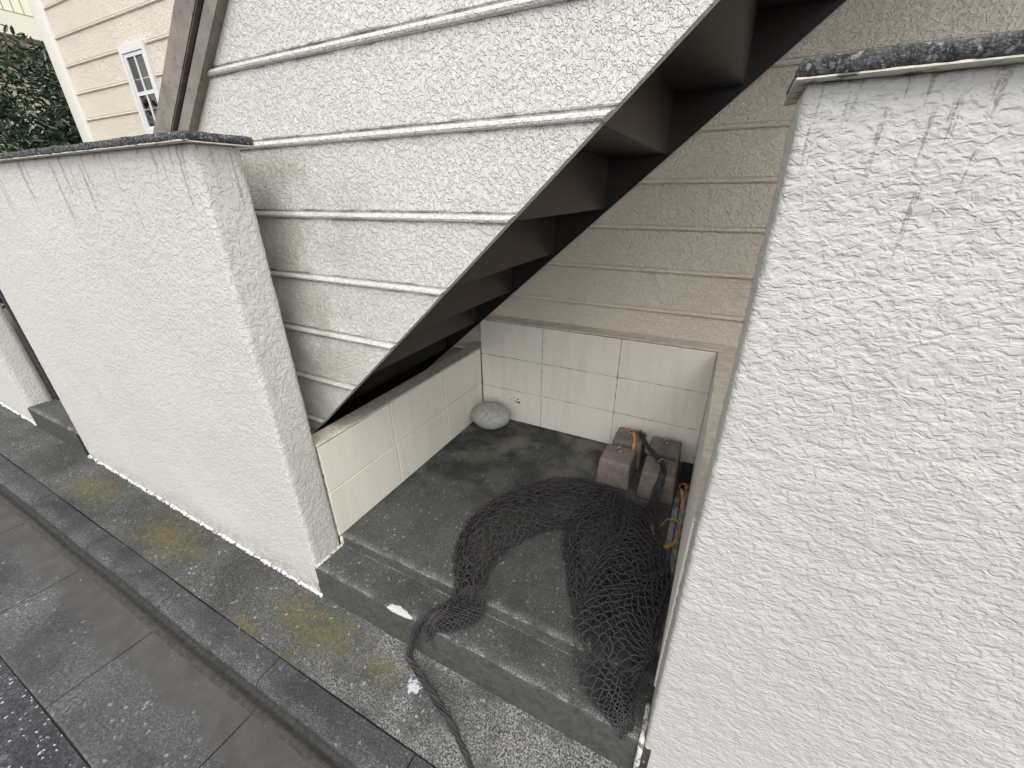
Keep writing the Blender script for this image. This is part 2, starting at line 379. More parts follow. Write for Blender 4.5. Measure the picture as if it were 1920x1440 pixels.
kerb = thing('kerb', '', '', (-1, .37, -.2)); kerb['kind'] = 'structure'
for kk in ('label', 'category'):
    if kk in kerb: del kerb[kk]
for a, b in zip(kj, kj[1:]):
    bm = bmesh.new(); pr = [(.314, -.09), (.316, -.026), (.319, -.012), (.326, -.004), (.336, -.0005), (.350, .0015), (.407, .0015), (.410, -.001), (.410, -.09)]
    profile(bm, a+.002, b-.002, pr); obj('kerb_stone', bm, m_kerb, kerb)
bm = bmesh.new(); profile(bm, kj[0], kj[-1], [(.324, -.02), (.33, -.009), (.414, -.006), (.414, -.09), (.324, -.09)], 40)
obj('joint_filling', bm, m_dirt, kerb)
sheet('pavement', 0, 0, .4125, .66, 0, m_strip, xs=XS)

# ------------------------------------------------------------------ platform of the recess with its two steps
def slabxy(name, x0, x1, y0, y1, z0, z1, mat, bev):
    nx = max(2, int((x1-x0)/.02)); bm = bmesh.new()
    prof = [(y0, z0), (y0, z1-bev), (y0+bev*.35, z1-bev*.3), (y0+bev, z1), (y0+.05, z1+.0005)] + [(y0+.05+(y1-y0-.05)*j/6, z1) for j in range(1, 7)] + [(y1, z0)]
    rings = []
    for i in range(nx+1):
        x = x0+(x1-x0)*i/nx
        rg = []
        for j, (y, z) in enumerate(prof):
            q = noise.noise(Vector((x*14, y*5, z*9)))*.0035+noise.noise(Vector((x*60, y*20, z*30)))*.0018
            rg.append(bm.verts.new((x, y+(q if j < 4 else 0), z+(q*.6 if 1 <= j < 5 else 0))))
        rings.append(rg)
    for a, b in zip(rings, rings[1:]):
        for j in range(len(prof)-1): bm.faces.new((a[j], b[j], b[j+1], a[j+1]))
    bm.faces.new(rings[0][::-1]); bm.faces.new(rings[-1])
    return tag(obj(name, bm, mat, loc=((x0+x1)/2, (y0+y1)/2, z0), smooth=True), kind='structure')
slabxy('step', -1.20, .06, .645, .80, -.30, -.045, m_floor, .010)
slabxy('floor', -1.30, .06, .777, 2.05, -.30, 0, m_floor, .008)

# ------------------------------------------------------------------ rough slabs: stuccoed pillars
def rough_box(a, b, st, amp, zb=None, seed=0, rnd=.006, detail=1.0):
    """closed box as a shared grid, its points pushed about by noise; zb(x) gives the bottom"""
    n = [max(2, int(round((b[i]-a[i])/st[i]))) for i in range(3)]
    idx = {}; V = []; F = []
    def vid(i, j, k):
        key = (i, j, k)
        if key in idx: return idx[key]
        p = Vector((a[0]+(b[0]-a[0])*i/n[0], a[1]+(b[1]-a[1])*j/n[1], 0))
        z0 = zb(p.x) if zb else a[2]; p.z = z0+(b[2]-z0)*k/n[2]
        nr = Vector(((i == n[0])-(i == 0), (j == n[1])-(j == 0), (k == n[2])-(k == 0)))
        ax = sum(1 for q in nr if q)
        if ax >= 2: p -= nr*(rnd*.35)
        nr.normalize()
        s_ = Vector((seed, seed*.3, 0))
        h = noise.noise((p+s_)*55*detail)*.7+noise.noise((p+s_)*110*detail)*.45+noise.noise((p+s_)*12)*.8
        p = p+nr*(h*amp)
        idx[key] = len(V); V.append(p); return idx[key]
    for i in range(n[0]):
        for k in range(n[2]):
            F.append((vid(i, 0, k), vid(i+1, 0, k), vid(i+1, 0, k+1), vid(i, 0, k+1)))
            F.append((vid(i, n[1], k), vid(i, n[1], k+1), vid(i+1, n[1], k+1), vid(i+1, n[1], k)))
    for j in range(n[1]):
        for k in range(n[2]):
            F.append((vid(0, j, k), vid(0, j, k+1), vid(0, j+1, k+1), vid(0, j+1, k)))
            F.append((vid(n[0], j, k), vid(n[0], j+1, k), vid(n[0], j+1, k+1), vid(n[0], j, k+1)))
    for i in range(n[0]):
        for j in range(n[1]):
            F.append((vid(i, j, 0), vid(i, j+1, 0), vid(i+1, j+1, 0), vid(i+1, j, 0)))
            F.append((vid(i, j, n[2]), vid(i+1, j, n[2]), vid(i+1, j+1, n[2]), vid(i, j+1, n[2])))
    return V, F
def gb(x): return g(x)-.03
w1 = thing('boundary_wall', 'long white stucco wall left of the recess with black stone coping', 'wall', (-2.1, .706, -.2))
obj('wall', rough_box((-3.15, .646, -.2), (-1.182, .766, 1.362), (.012, .012, .012), .0016, gb, 1), m_pil_l, w1, smooth=True)
w2 = thing('boundary_wall', 'near white stucco wall filling the right side of the picture', 'wall', (.8, .706, -.2))
obj('wall', rough_box((.042, .646, -.2), (1.25, .766, 1.357), (.0065, .008, .0065), .0022, gb, 5, detail=.8), m_pil_r, w2, smooth=True)
boxo('wall_end', (1.248, .648, -.24), (3.4, .764, 1.357), m_pil_r, w2, bev=.004)
w3 = thing('boundary_wall', 'white wall end at the left edge beyond the gate gap', 'wall', (-4.6, .706, -.15))
obj('wall', rough_box((-6.2, .646, -.2), (-3.865, .766, 1.38), (.03, .03, .03), .0016, gb, 9), m_pil_l, w3, smooth=True)
def coping(parent, x0, x1, y0, y1, z0, z1, joints, seed):
    xs = [x0]+joints+[x1]
    for a, b in zip(xs, xs[1:]):
        obj('coping_stone', rough_box((a+.0015, y0, z0), (b-.0015, y1, z1), (.008, .012, .007), .0028, None, seed+a, detail=1.5), m_cop, parent, smooth=True)
coping(w1, -3.17, -1.155, .622, .792, 1.3635, 1.384, [-2.56, -1.96, -1.40], 3)
coping(w2, .028, 3.4, .626, .790, 1.3585, 1.379, [.63, 1.23, 1.83, 2.43], 8)
coping(w3, -6.2, -3.84, .622, .792, 1.382, 1.402, [-5.6, -5.0, -4.4], 11)
# peeling pale mortar line under each coping's front edge
def drip(parent, x0, x1, y0, z, name='mortar_line', h=.004):
    V, F = [], []
    n = int((x1-x0)/.006)
    for i in range(n+1):
        x = x0+(x1-x0)*i/n
        q = noise.noise(Vector((x*23, z, 0)))*.5+noise.noise(Vector((x*80, z, 3)))*.5
        hh = max(.0006, h*(.45+1.1*q)); yy = y0-.0012-.0015*max(0, q)
        V += [(x, y0+.010, z-.0015), (x, yy, z-.001), (x, yy, z+hh), (x, y0+.010, z+hh+.0005)]
        if i:
            b = (i-1)*4
            F += [(b, b+4, b+5, b+1), (b+1, b+5, b+6, b+2), (b+2, b+6, b+7, b+3), (b+3, b+7, b+4, b)]
    F += [(0, 1, 2, 3), (n*4+3, n*4+2, n*4+1, n*4)]
    return obj(name, (V, F), m_toppaint2, parent)
t = NT('old_paint'); m_toppaint2 = t.fin(t.mix(t.sstep(t.noise(60, 3), .55, .65), (.62, .58, .50), (.16, .14, .11)), .7, t.bump(t.noise(150, 2), .002))
drip(w1, -3.15, -1.157, .622, 1.3630, h=.0022); drip(w2, .030, 1.4, .626, 1.3578, h=.0020)
boxo('coping_underside', (.0290, .6275, 1.3560), (3.38, .7885, 1.3583), m_toppaint2, w2)
boxo('coping_underside', (-3.16, .6235, 1.3610), (-1.157, .7905, 1.3633), m_toppaint2, w1)
def skirt(parent, x0, x1):
    V, F = [], []; n = int((x1-x0)/.008)
    for i in range(n+1):
        x = x0+(x1-x0)*i/n; z = g(x)
        q = noise.noise(Vector((x*18, 1, 0)))*.5+noise.noise(Vector((x*70, 2, 3)))*.5
        d = max(.002, .008+.016*q); h = max(.003, .010+.016*q)
        V += [(x, .650, z-.01), (x, .646-d, z-.005), (x, .646-d, z+h*.5), (x, .646-d*.4, z+h), (x, .650, z+h)]
        if i:
            b = (i-1)*5
            F += [(b+j, b+5+j, b+6+j, b+1+j) for j in range(4)]
    F += [(0, 1, 2, 3, 4), tuple(n*5+j for j in (4, 3, 2, 1, 0))]
    return obj('mortar_skirting', (V, F), m_mortar, parent, smooth=True)
skirt(w1, -3.135, -1.19); skirt(w3, -6.2, -3.87)
# mortar bead where the pillar's end meets the steps
V, F = [], []
pp = [Vector((-1.180, .642+(.775-.642)*i/22, -.042+.002*math.sin(i*2.1))) for i in range(23)]
tube(V, F, pp, [.004+.0022*abs(math.sin(i*1.7)) for i in range(23)], 6, True)
V2 = [Vector((-1.178, .775, -.04+.042*i/6)) for i in range(7)]; tube(V, F, V2, [.006, .007, .009, .008, .009, .007, .005], 6, True)
obj('mortar_bead', (V, F), m_toppaint2, w1, smooth=True)

# cast strip against the right wall's foot (small pale edge seen at the bottom)
V, F = [], []
pp = [Vector((.036, .640+.02*i/2, -.225+.19*min(1, i/7))) for i in range(8)] 
pp = [Vector((.034, .640, -.235+.0195*i)) for i in range(10)]+[Vector((.034, .645+.012*i, -.040)) for i in range(1, 9)]
tube(V, F, pp, [.006+.002*abs(math.sin(i*2.3)) for i in range(len(pp))], 6, True)
obj('mortar_bead', (V, F), m_mortar, w2, smooth=True)

# ------------------------------------------------------------------ low concrete-block walls
def block_wall(name, label, u0, u1, plane, thick, z0, courses, joints, axis, sgn, top_over=0):
    """face of bevelled blocks in front of a mortar core; u runs along x (axis 'x') or y"""
    def P(u, d, z): return (u, plane+sgn*d, z) if axis == 'x' else (plane+sgn*d, u, z)
    th = thing(name, label, 'wall', P((u0+u1)/2, thick/2, z0))
    def bb(bm, ua, ub, da, db, za, zb, bev):
        p, q = P(ua, da, za), P(ub, db, zb)
        box(bm, [min(p[i], q[i]) for i in range(3)], [max(p[i], q[i]) for i in range(3)], bev)
    zt = courses[-1]
    bm = bmesh.new(); bb(bm, u0+.001, u1-.001, .0045, thick, z0, zt-.004, 0); obj('mortar_core', bm, m_joint, th)
    bm = bmesh.new(); zs = [z0]+courses
    for c, (za, zb) in enumerate(zip(zs, zs[1:])):
        us = [u0]+[j for j in joints[c % len(joints)] if u0+.02 < j < u1-.02]+[u1]
        for ua, ub in zip(us, us[1:]):
            bb(bm, ua+.0022, ub-.0022, random.uniform(0, .0012), .03, za+.0022, zb-.0022, .0022)
    obj('block_face', bm, m_block, th)
    return th, P
back, P = block_wall('block_wall', 'painted concrete block wall across the back, three courses high', -1.182, .037, 1.904, .092, 0, [.2, .4, .604],
                     [[-.797, -.385]]*3, 'x', 1)
boxo('top_mortar', (-1.18, 1.9035, .6045), (.14, 1.999, .6125), m_toppaint, back, bev=.003)
lw, P = block_wall('block_wall', 'low two course painted block wall under the stair at left', .77, 1.902, -1.182, .078, 0, [.218, .428],
                   [[1.150, 1.540], [1.143, 1.535]], 'y', -1)
boxo('top_mortar', (-1.262, .768, .4285), (-1.1805, 1.99, .4365), m_toppaint, lw, bev=.003)
rw, P = block_wall('block_wall', 'right painted block wall seen edge-on behind the near wall', .768, 1.902, .037, .10, 0, [.2, .4, .604],
                   [[1.15, 1.54]]*3, 'y', 1)
boxo('top_mortar', (.036, .768, .6045), (.14, 1.902, .6120), m_toppaint, rw, bev=.003)
t = NT('kerb_mortar'); m_km = t.fin(t.mix(t.sstep(t.noise(25, 4, .6), .4, .6), (.27, .27, .25), (.12, .12, .11)), .85, t.bump(t.noise(80, 4), .003))
bm = bmesh.new(); box(bm, (-.012, .86, -.01), (.012, 1.655, .022), .004); box(bm, (.0145, .86, -.01), (.0365, 1.70, .030), .004)
obj('mortar_footing', bm, m_km, rw)
boxo('mortar_footing', (-.012, 1.665, -.01), (.0355, 1.90, .012), m_dirt, rw, bev=.002)
# black scuff on the back wall
V, F = [], []
for (cx, cz, rx, rz) in ((-.968, .156, .006, .0025), (-.940, .151, .008, .004), (-.985, .140, .004, .002), (-.962, .136, .005, .0025), (-.950, .134, .006, .003), (-.935, .131, .009, .006)):
    b = len(V); k = 9
    for i in range(k):
        a = 2*PI*i/k; q = 1+.35*random.uniform(-1, 1); V.append((cx+rx*q*math.cos(a), 1.9032, cz+rz*q*math.sin(a)))
    F.append(tuple(range(b, b+k)))
m_scuff = NT('black_scuff').fin((.03, .028, .027), .7)
obj('scuff_mark', (V, F), m_scuff, back)

# ------------------------------------------------------------------ siding
SP = .182
BEAD = [(.0, 0), (.0, -.004), (.003, -.0085), (.0075, -.0105), (.012, -.0085), (.0155, -.004), (.0165, .004), (.0215, .004), (.0225, 0)]
def siding_profile(z0, z1, anchor):
    """(z, y offset) rows from z0 to z1"""
    rows = [(z0, 0)]; k = math.floor((z0-anchor)/SP)
    while anchor+k*SP < z1:
        zb = anchor+k*SP
        for dz, dy in BEAD:
            if z0 < zb+dz < z1: rows.append((zb+dz, dy))
        for q in (.06, .10, .14):
            if z0 < zb+q < z1: rows.append((zb+q, 0))
        k += 1
    rows.append((z1, 0)); return rows
t = NT('corner_trim_paint'); m_trim = t.fin((.70, .67, .61), .5, t.bump(t.noise(120, 2), .001))
house = thing('house', 'two storey house with tan stucco siding behind the outdoor stair', 'house', (0, 2.0, 0))
rows = siding_profile(-.3, 6.5, 1.091)
xs = [-5.045+i*.08 for i in range(int(13.1/.08)+1)]
V = []
for z, dy in rows:
    for x in xs: V.append((x, 2.0+dy+.0012*noise.noise(Vector((x*9, z*9, 0))), z))
nx = len(xs); F = [(r*nx+i, r*nx+i+1, (r+1)*nx+i+1, (r+1)*nx+i) for r in range(len(rows)-1) for i in range(nx-1)]
obj('siding', (V, F), m_siding, house, smooth=False)
boxo('wall', (-5.04, 2.02, -.3), (8.0, 9.0, 6.45), m_trim, house)
boxo('corner_board', (-5.235, 1.975, -.3), (-5.045, 2.13, 6.5), m_trim, house, bev=.03, smooth=True, seg=4)
boxo('roof', (-5.6, 1.55, 6.5), (8.5, 9.4, 6.7), NT('roof_dark').fin((.08, .08, .085), .7), house)
def window():
    x0, x1, z0, z1, y = -4.155, -3.815, 1.66, 2.205, 1.975
    bm = bmesh.new()
    for a, b in (((x0, y, z0), (x0+.035, 2.03, z1)), ((x1-.035, y, z0), (x1, 2.03, z1)), ((x0+.035, y, z1-.045), (x1-.035, 2.03, z1)), ((x0+.035, y, z0), (x1-.035, 2.03, z0+.035))):
        box(bm, a, b, .002)
    wd = obj('window', bm, m_white, house)
    bm = bmesh.new(); ys = y+.006; a0, a1, b0, b1 = x0+.037, x1-.037, z0+.037, z1-.047; mx = (a0+a1)/2; mz = 1.922
    for a, b in (((a0, ys, b0), (a0+.022, ys+.02, b1)), ((a1-.022, ys, b0), (a1, ys+.02, b1)), ((a0+.022, ys, b1-.022), (a1-.022, ys+.02, b1)), ((a0+.022, ys, b0), (a1-.022, ys+.02, b0+.022)),
                 ((mx-.007, ys+.001, b0+.022), (mx+.007, ys+.019, b1-.022)), ((a0+.022, ys+.002, mz-.012), (mx-.007, ys+.018, mz+.012)), ((mx+.007, ys+.002, mz-.012), (a1-.022, ys+.018, mz+.012))):
        box(bm, a, b, .0015)
    obj('sash', bm, m_white, wd)
    boxo('pane', (a0+.02, ys+.009, b0+.02), (a1-.02, ys+.012, b1-.02), m_glass2, wd)
    V, F = [], []
    for i in range(20):
        x = a0+.01+.055*i/19; yy = 2.004+.004*math.sin(i*1.3); V += [(x, yy, b0+.02), (x, yy, b1-.12)]
        if i: F.append((2*i-2, 2*i, 2*i+1, 2*i-1))
    obj('curtain', (V, F), m_curtain, wd)
t = NT('clear_glass')
g1 = t.n('ShaderNodeBsdfGlossy'); g1.inputs['Roughness'].default_value = .03; tr = t.n('ShaderNodeBsdfTransparent'); tr.inputs[0].default_value = (.5, .53, .52, 1)
fr = t.n('ShaderNodeFresnel'); fr.inputs[0].default_value = 1.5; mx_ = t.n('ShaderNodeMixShader')
t.t.links.new(t.f('ADD', fr.outputs[0], .04), mx_.inputs[0]); t.t.links.new(tr.outputs[0], mx_.inputs[1]); t.t.links.new(g1.outputs[0], mx_.inputs[2]); t.t.links.new(mx_.outputs[0], t.o.inputs[0])
m_glass2 = t.m
window()
m_room = NT('dark_room').fin((.16, .15, .135), .9)
boxo('room_back', (-4.13, 2.0045, 1.68), (-3.84, 2.0185, 2.18), m_room, house)

# ------------------------------------------------------------------ outdoor stair with its stucco-clad side
stair = thing('outdoor_stair', 'brown steel outdoor stair seen from below with white clad side', 'stair', (-.8, 1.4, -.2))
SL = .8732
def panel(y0, y1, zlow, zup, mat, name):
    rows = siding_profile(-.5, 3.4, 1.549)
    nx = 60; V = []; F = []
    # lower edge z = zlow(x), upper edge z = zup(x); both slope SLP, rows are clipped between them
    for z, dy in rows:
        xl = (z-zup)/SLP; xr = (z-zlow)/SLP
        xl = max(xl, -2.7) if z < 0 else xl
        for i in range(nx+1):
            x = xl+(xr-xl)*i/nx
            V.append((x, y0+dy+.0008*noise.noise(Vector((x*12, z*12, 2))), z))
    W = nx+1
    for r in range(len(rows)-1):
        for i in range(nx): F.append((r*W+i, r*W+i+1, (r+1)*W+i+1, (r+1)*W+i))
    # thickness along the lower edge and the back
    b = len(V)
    for z, dy in rows:
        V.append(((z-zlow)/SLP, y1, z)); V.append((max((z-zup)/SLP, -2.7) if z < 0 else (z-zup)/SLP, y1, z))
    for r in range(len(rows)-1):
        F.append((r*W+nx, b+2*r, b+2*r+2, (r+1)*W+nx)); F.append((b+2*r, b+2*r+1, b+2*r+3, b+2*r+2))
        F.append((r*W, (r+1)*W, b+2*r+3, b+2*r+1))
    return obj(name, (V, F), mat, stair)
SLP = .903
panel(.87, .893, 1.5963, 2.812, m_panel, 'side_panel')
def para(name, y0, y1, za, zb, sl, x0, x1, mat, bev=0):
    """plate between z=za+sl*x and z=zb+sl*x"""
    bm = bmesh.new()
    c = [(x0, za+sl*x0), (x1, za+sl*x1), (x1, zb+sl*x1), (x0, zb+sl*x0)]
    a = [bm.verts.new((x, y0, z)) for x, z in c]; b = [bm.verts.new((x, y1, z)) for x, z in c]
    bm.faces.new(a); bm.faces.new(b[::-1])
    for i in range(4): j = (i+1) % 4; bm.faces.new((a[j], a[i], b[i], b[j]))
    if bev: bmesh.ops.bevel(bm, geom=list(bm.edges), offset=bev, segments=2, affect='EDGES')
    return obj(name, bm, mat, stair)
# metal coping on the panel's upper edge (two strips with a dark seam)
para('side_coping', .846, .899, 2.808, 2.868, SLP, -3.0, 1.2, m_copmetal, .002)
para('coping_seam', .853, .895, 2.868, 2.885, SLP, -3.0, 1.2, m_groove)
para('side_coping', .838, .975, 2.885, 2.985, SLP, -3.0, 1.2, m_copmetal, .003)
# near and far stringers
zc = lambda x: 1.576+SL*(x+.066)
para('stringer', .896, .903, 1.632, 2.00, SL, -1.9, 2.2, m_stair_shaded)
para('stringer', 1.902, 1.912, 1.576+SL*.066-.016, 1.576+SL*.066+.36, SL, -1.9, 2.2, m_stair_shaded)
para('stringer_flange', 1.888, 1.902, 1.576+SL*.066-.020, 1.576+SL*.066-.016, SL, -1.9, 2.2, m_stair_shaded)
for n_ in range(-8, 9):
    x = -.066+.2268*n_; z = 1.576+.198*n_
    boxo('riser', (x-.004, .903, z), (x, 1.902, z+.197), m_stair_lit, stair)
    bm = bmesh.new(); box(bm, (x-.022, .903, z+.198), (x+.2268-.0042, 1.902, z+.203)); box(bm, (x-.026, .903, z+.176), (x-.0222, 1.902, z+.203))
    obj('tread', bm, m_stair_lit, stair)
boxo('landing', (1.80, .90, 3.355), (4.2, 2.0, 3.40), m_stair_shaded, stair)
boxo('landing_side', (1.0, .84, 3.36), (4.2, .895, 4.5), m_panel, stair)

# ------------------------------------------------------------------ gap at the left: step, gate
slabxy('step', -3.863, -3.152, .640, .80, -.30, .012, m_floor, .01)
gate = thing('gate', 'pale grey metal gate with dark post in the left gap', 'gate', (-3.5, .83, 0))
m_gate = NT('gate_paint').fin((.42, .42, .42), .5)
boxo('gate_panel', (-3.80, .79, .02), (-3.152, .80, 1.30), m_gate, gate)
boxo('gate_post', (-3.845, .775, .012), (-3.815, .81, 1.33), NT('gate_dark').fin((.035, .035, .045), .5), gate)
slabxy('floor', -3.9, -3.10, .801, 1.6, -.3, .012, m_floor, .01)

# ------------------------------------------------------------------ far neighbour building and hedge
nb = thing('apartment_building', 'pale yellow sunlit building with railed balcony beyond the shrub', 'building', (-14, 8, 0))
m_yel = NT('yellow_render').fin((.88, .84, .70), .8)
boxo('wall', (-18, -2.5, -.3), (-13.1, 20, 9), m_yel, nb)
boxo('balcony_parapet', (-12.1, -1.5, 3.84), (-12.0, 18, 4.17), m_yel, nb)
boxo('balcony_slab', (-13.1, -1.5, 3.70), (-12.1, 18, 3.85), NT('slab_grey').fin((.36, .33, .28), .8), nb)
V, F = [], []
m_rail = NT('rail_metal').fin((.30, .28, .27), .5)
for i in range(150):
    y = -1.4+i*.13; tube(V, F, [Vector((-12.05, y, 4.17)), Vector((-12.05, y, 5.1))], .009, 4)
tube(V, F, [Vector((-12.05, -1.5, 5.1)), Vector((-12.05, 18, 5.1))], .02, 6); tube(V, F, [Vector((-12.05, -1.5, 4.19)), Vector((-12.05, 18, 4.19))], .014, 6)
obj('railing', (V, F), m_rail, nb)

t = NT('leaf'); oi = t.n('ShaderNodeNewGeometry')
m_leaf = t.fin(t.mix(oi.outputs['Random Per Island'], (.014, .036, .018), (.040, .080, .030)), .38, **{'Specular IOR Level': .6})
m_bark = NT('bark').fin((.10, .075, .055), .9, None)
def shrub(cx, cy, h, rad, nleaf, label, seed):
    rnd = random.Random(seed)
    sh = thing('evergreen_shrub', label, 'shrub', (cx, cy, g(cx)-.05), 'evergreen shrubs behind the house corner')
    V, F = [], []; ends = []
    base = Vector((cx, cy, g(cx)-.06))
    for s in range(7):
        a = rnd.uniform(0, 2*PI); top = base+Vector((math.cos(a)*rad*.5, math.sin(a)*rad*.5, h*rnd.uniform(.6, .9)))
        mid = (base+top)/2+Vector((rnd.uniform(-.1, .1), rnd.uniform(-.1, .1), 0))
        pts = [Vector(p) for p in catmull([base+Vector((math.cos(a)*.04, math.sin(a)*.04, 0)), mid, top], 9)]
        tube(V, F, pts, [.028*(1-i/11) for i in range(9)], 6)
        for k in range(9):
            p = pts[rnd.randint(2, 8)]; q = p+Vector((rnd.gauss(0, 1), rnd.gauss(0, 1), rnd.uniform(-.2, .9)))*rad*.35
            tube(V, F, [p, (p+q)/2+Vector((0, 0, .03)), q], [.009, .006, .003], 4); ends += [(p+q)/2, q]
    obj('trunk', (V, F), m_bark, sh, smooth=True)
    V, F = [], []
    for i in range(nleaf):
        if rnd.random() < .55:
            e = rnd.choice(ends); c = e+Vector((rnd.gauss(0, .11), rnd.gauss(0, .11), rnd.gauss(0, .11)))
        else:
            a = rnd.uniform(0, 2*PI); zz = rnd.uniform(.12, 1); rr = rad*math.sqrt(max(.05, 1-(abs(zz-.45)/.62)**2.4))*rnd.uniform(.55, 1.05)
            rr *= 1+.25*noise.noise(Vector((math.cos(a)*2, math.sin(a)*2, zz*4+seed)))
            c = Vector((cx+rr*math.cos(a), cy+rr*math.sin(a), base.z+h*zz))
            if noise.noise(c*2.6) > .28: continue
        L = rnd.uniform(.055, .095); W = L*.36
        d = Vector((rnd.gauss(0, 1), rnd.gauss(0, 1), rnd.gauss(.35, .7))).normalized(); s = d.orthogonal().normalized(); s.rotate(Matrix.Rotation(rnd.uniform(0, 6.3), 3, d)); nn = d.cross(s)
        b = len(V)
        V += [c, c+d*L*.3+s*W*.42+nn*.004, c+d*L*.7+s*W*.4+nn*.003, c+d*L-nn*.006, c+d*L*.7-s*W*.4+nn*.003, c+d*L*.3-s*W*.42+nn*.004]
        F += [(b, b+1, b+2, b+3), (b, b+3, b+4, b+5)]
    obj('foliage', (V, F), m_leaf, sh)
shrub(-6.6, 2.15, 2.70, .78, 15000, 'dark green evergreen shrub at the left edge over the coping', 1)
shrub(-6.9, 3.3, 2.5, .7, 6000, 'rear evergreen shrub half hidden by the house corner', 2)
shrub(-6.6, .95, 2.4, .6, 3500, 'evergreen shrub outside the left edge behind the far wall', 3)

# ------------------------------------------------------------------ river stone
bm = bmesh.new(); bmesh.ops.create_icosphere(bm, subdivisions=5, radius=1)
for v in bm.verts:
    p = v.co.copy(); q = 1+.05*noise.noise(p*1.3+Vector((3, 1, 4)))+.015*noise.noise(p*4)
    v.co = Vector((-1.066+p.x*.118*q, 1.792+p.y*.102*q, .070+p.z*.074*q))
tag(obj('river_stone', bm, m_rock, loc=(-1.086, 1.81, 0), smooth=True), 'smooth rounded grey stone in the back left corner of the recess', 'stone')

# ------------------------------------------------------------------ concrete weights with eye bolts
def make_weight(label):
    x0, x1, y0, y1, z1 = 0, .157, 0, .160, .137
    th = thing('concrete_weight', label, 'weight', (0, 0, 0), 'concrete weights against the back wall')
    bm = bmesh.new(); vs = box(bm, (x0, y0, .0), (x1, y1, z1))
    for v in bm.verts:
        if v.co.z > .1: v.co.x += (.010 if v.co.x < .08 else -.010); v.co.y += (.010 if v.co.y < .08 else -.006)
    bmesh.ops.bevel(bm, geom=list(bm.edges), offset=.010, segments=3, affect='EDGES', profile=.5)
    bmesh.ops.subdivide_edges(bm, edges=[e for e in bm.edges if e.calc_length() > .05], cuts=9, use_grid_fill=True)
    for v in bm.verts: v.co += v.co.normalized()*noise.noise(v.co*45)*.0012
    bd = obj('block', bm, m_weight, th, smooth=True)
    V, F = [], []; c = Vector((.080, .100, z1+.014))
    ring = [c+Vector((.0135*math.cos(a)*.85, .0135*math.cos(a)*.5, .0145*math.sin(a))) for a in [2*PI*i/16 for i in range(17)]]
    tube(V, F, ring, .0026, 6); tube(V, F, [Vector((.080, .100, z1-.004)), Vector((.080, .100, z1+.003))], .0034, 8, True)
    obj('eye_bolt', (V, F), m_steel, th, smooth=True)
    return th
W0 = make_weight('front left pinkish concrete weight with bare eye bolt')
def place(th, x, y, rz): th.location = (x, y, 0); th.rotation_euler = (0, 0, rz)
def dup(root, label):
    r = root.copy(); COL.objects.link(r); r['label'] = label
    for ch in list(root.children):
        c = ch.copy(); COL.objects.link(c); c.parent = r
    return r
W1 = dup(W0, 'rear left concrete weight with the orange strap lying on top')
W2 = dup(W0, 'front right concrete weight with the black net tied to it')
W3 = dup(W0, 'rear right concrete weight with bare ring by the corner')
place(W0, -.367, 1.556, -.01); place(W1, -.353, 1.738, .0); place(W2, -.172, 1.538, .03); place(W3, -.178, 1.722, .02)

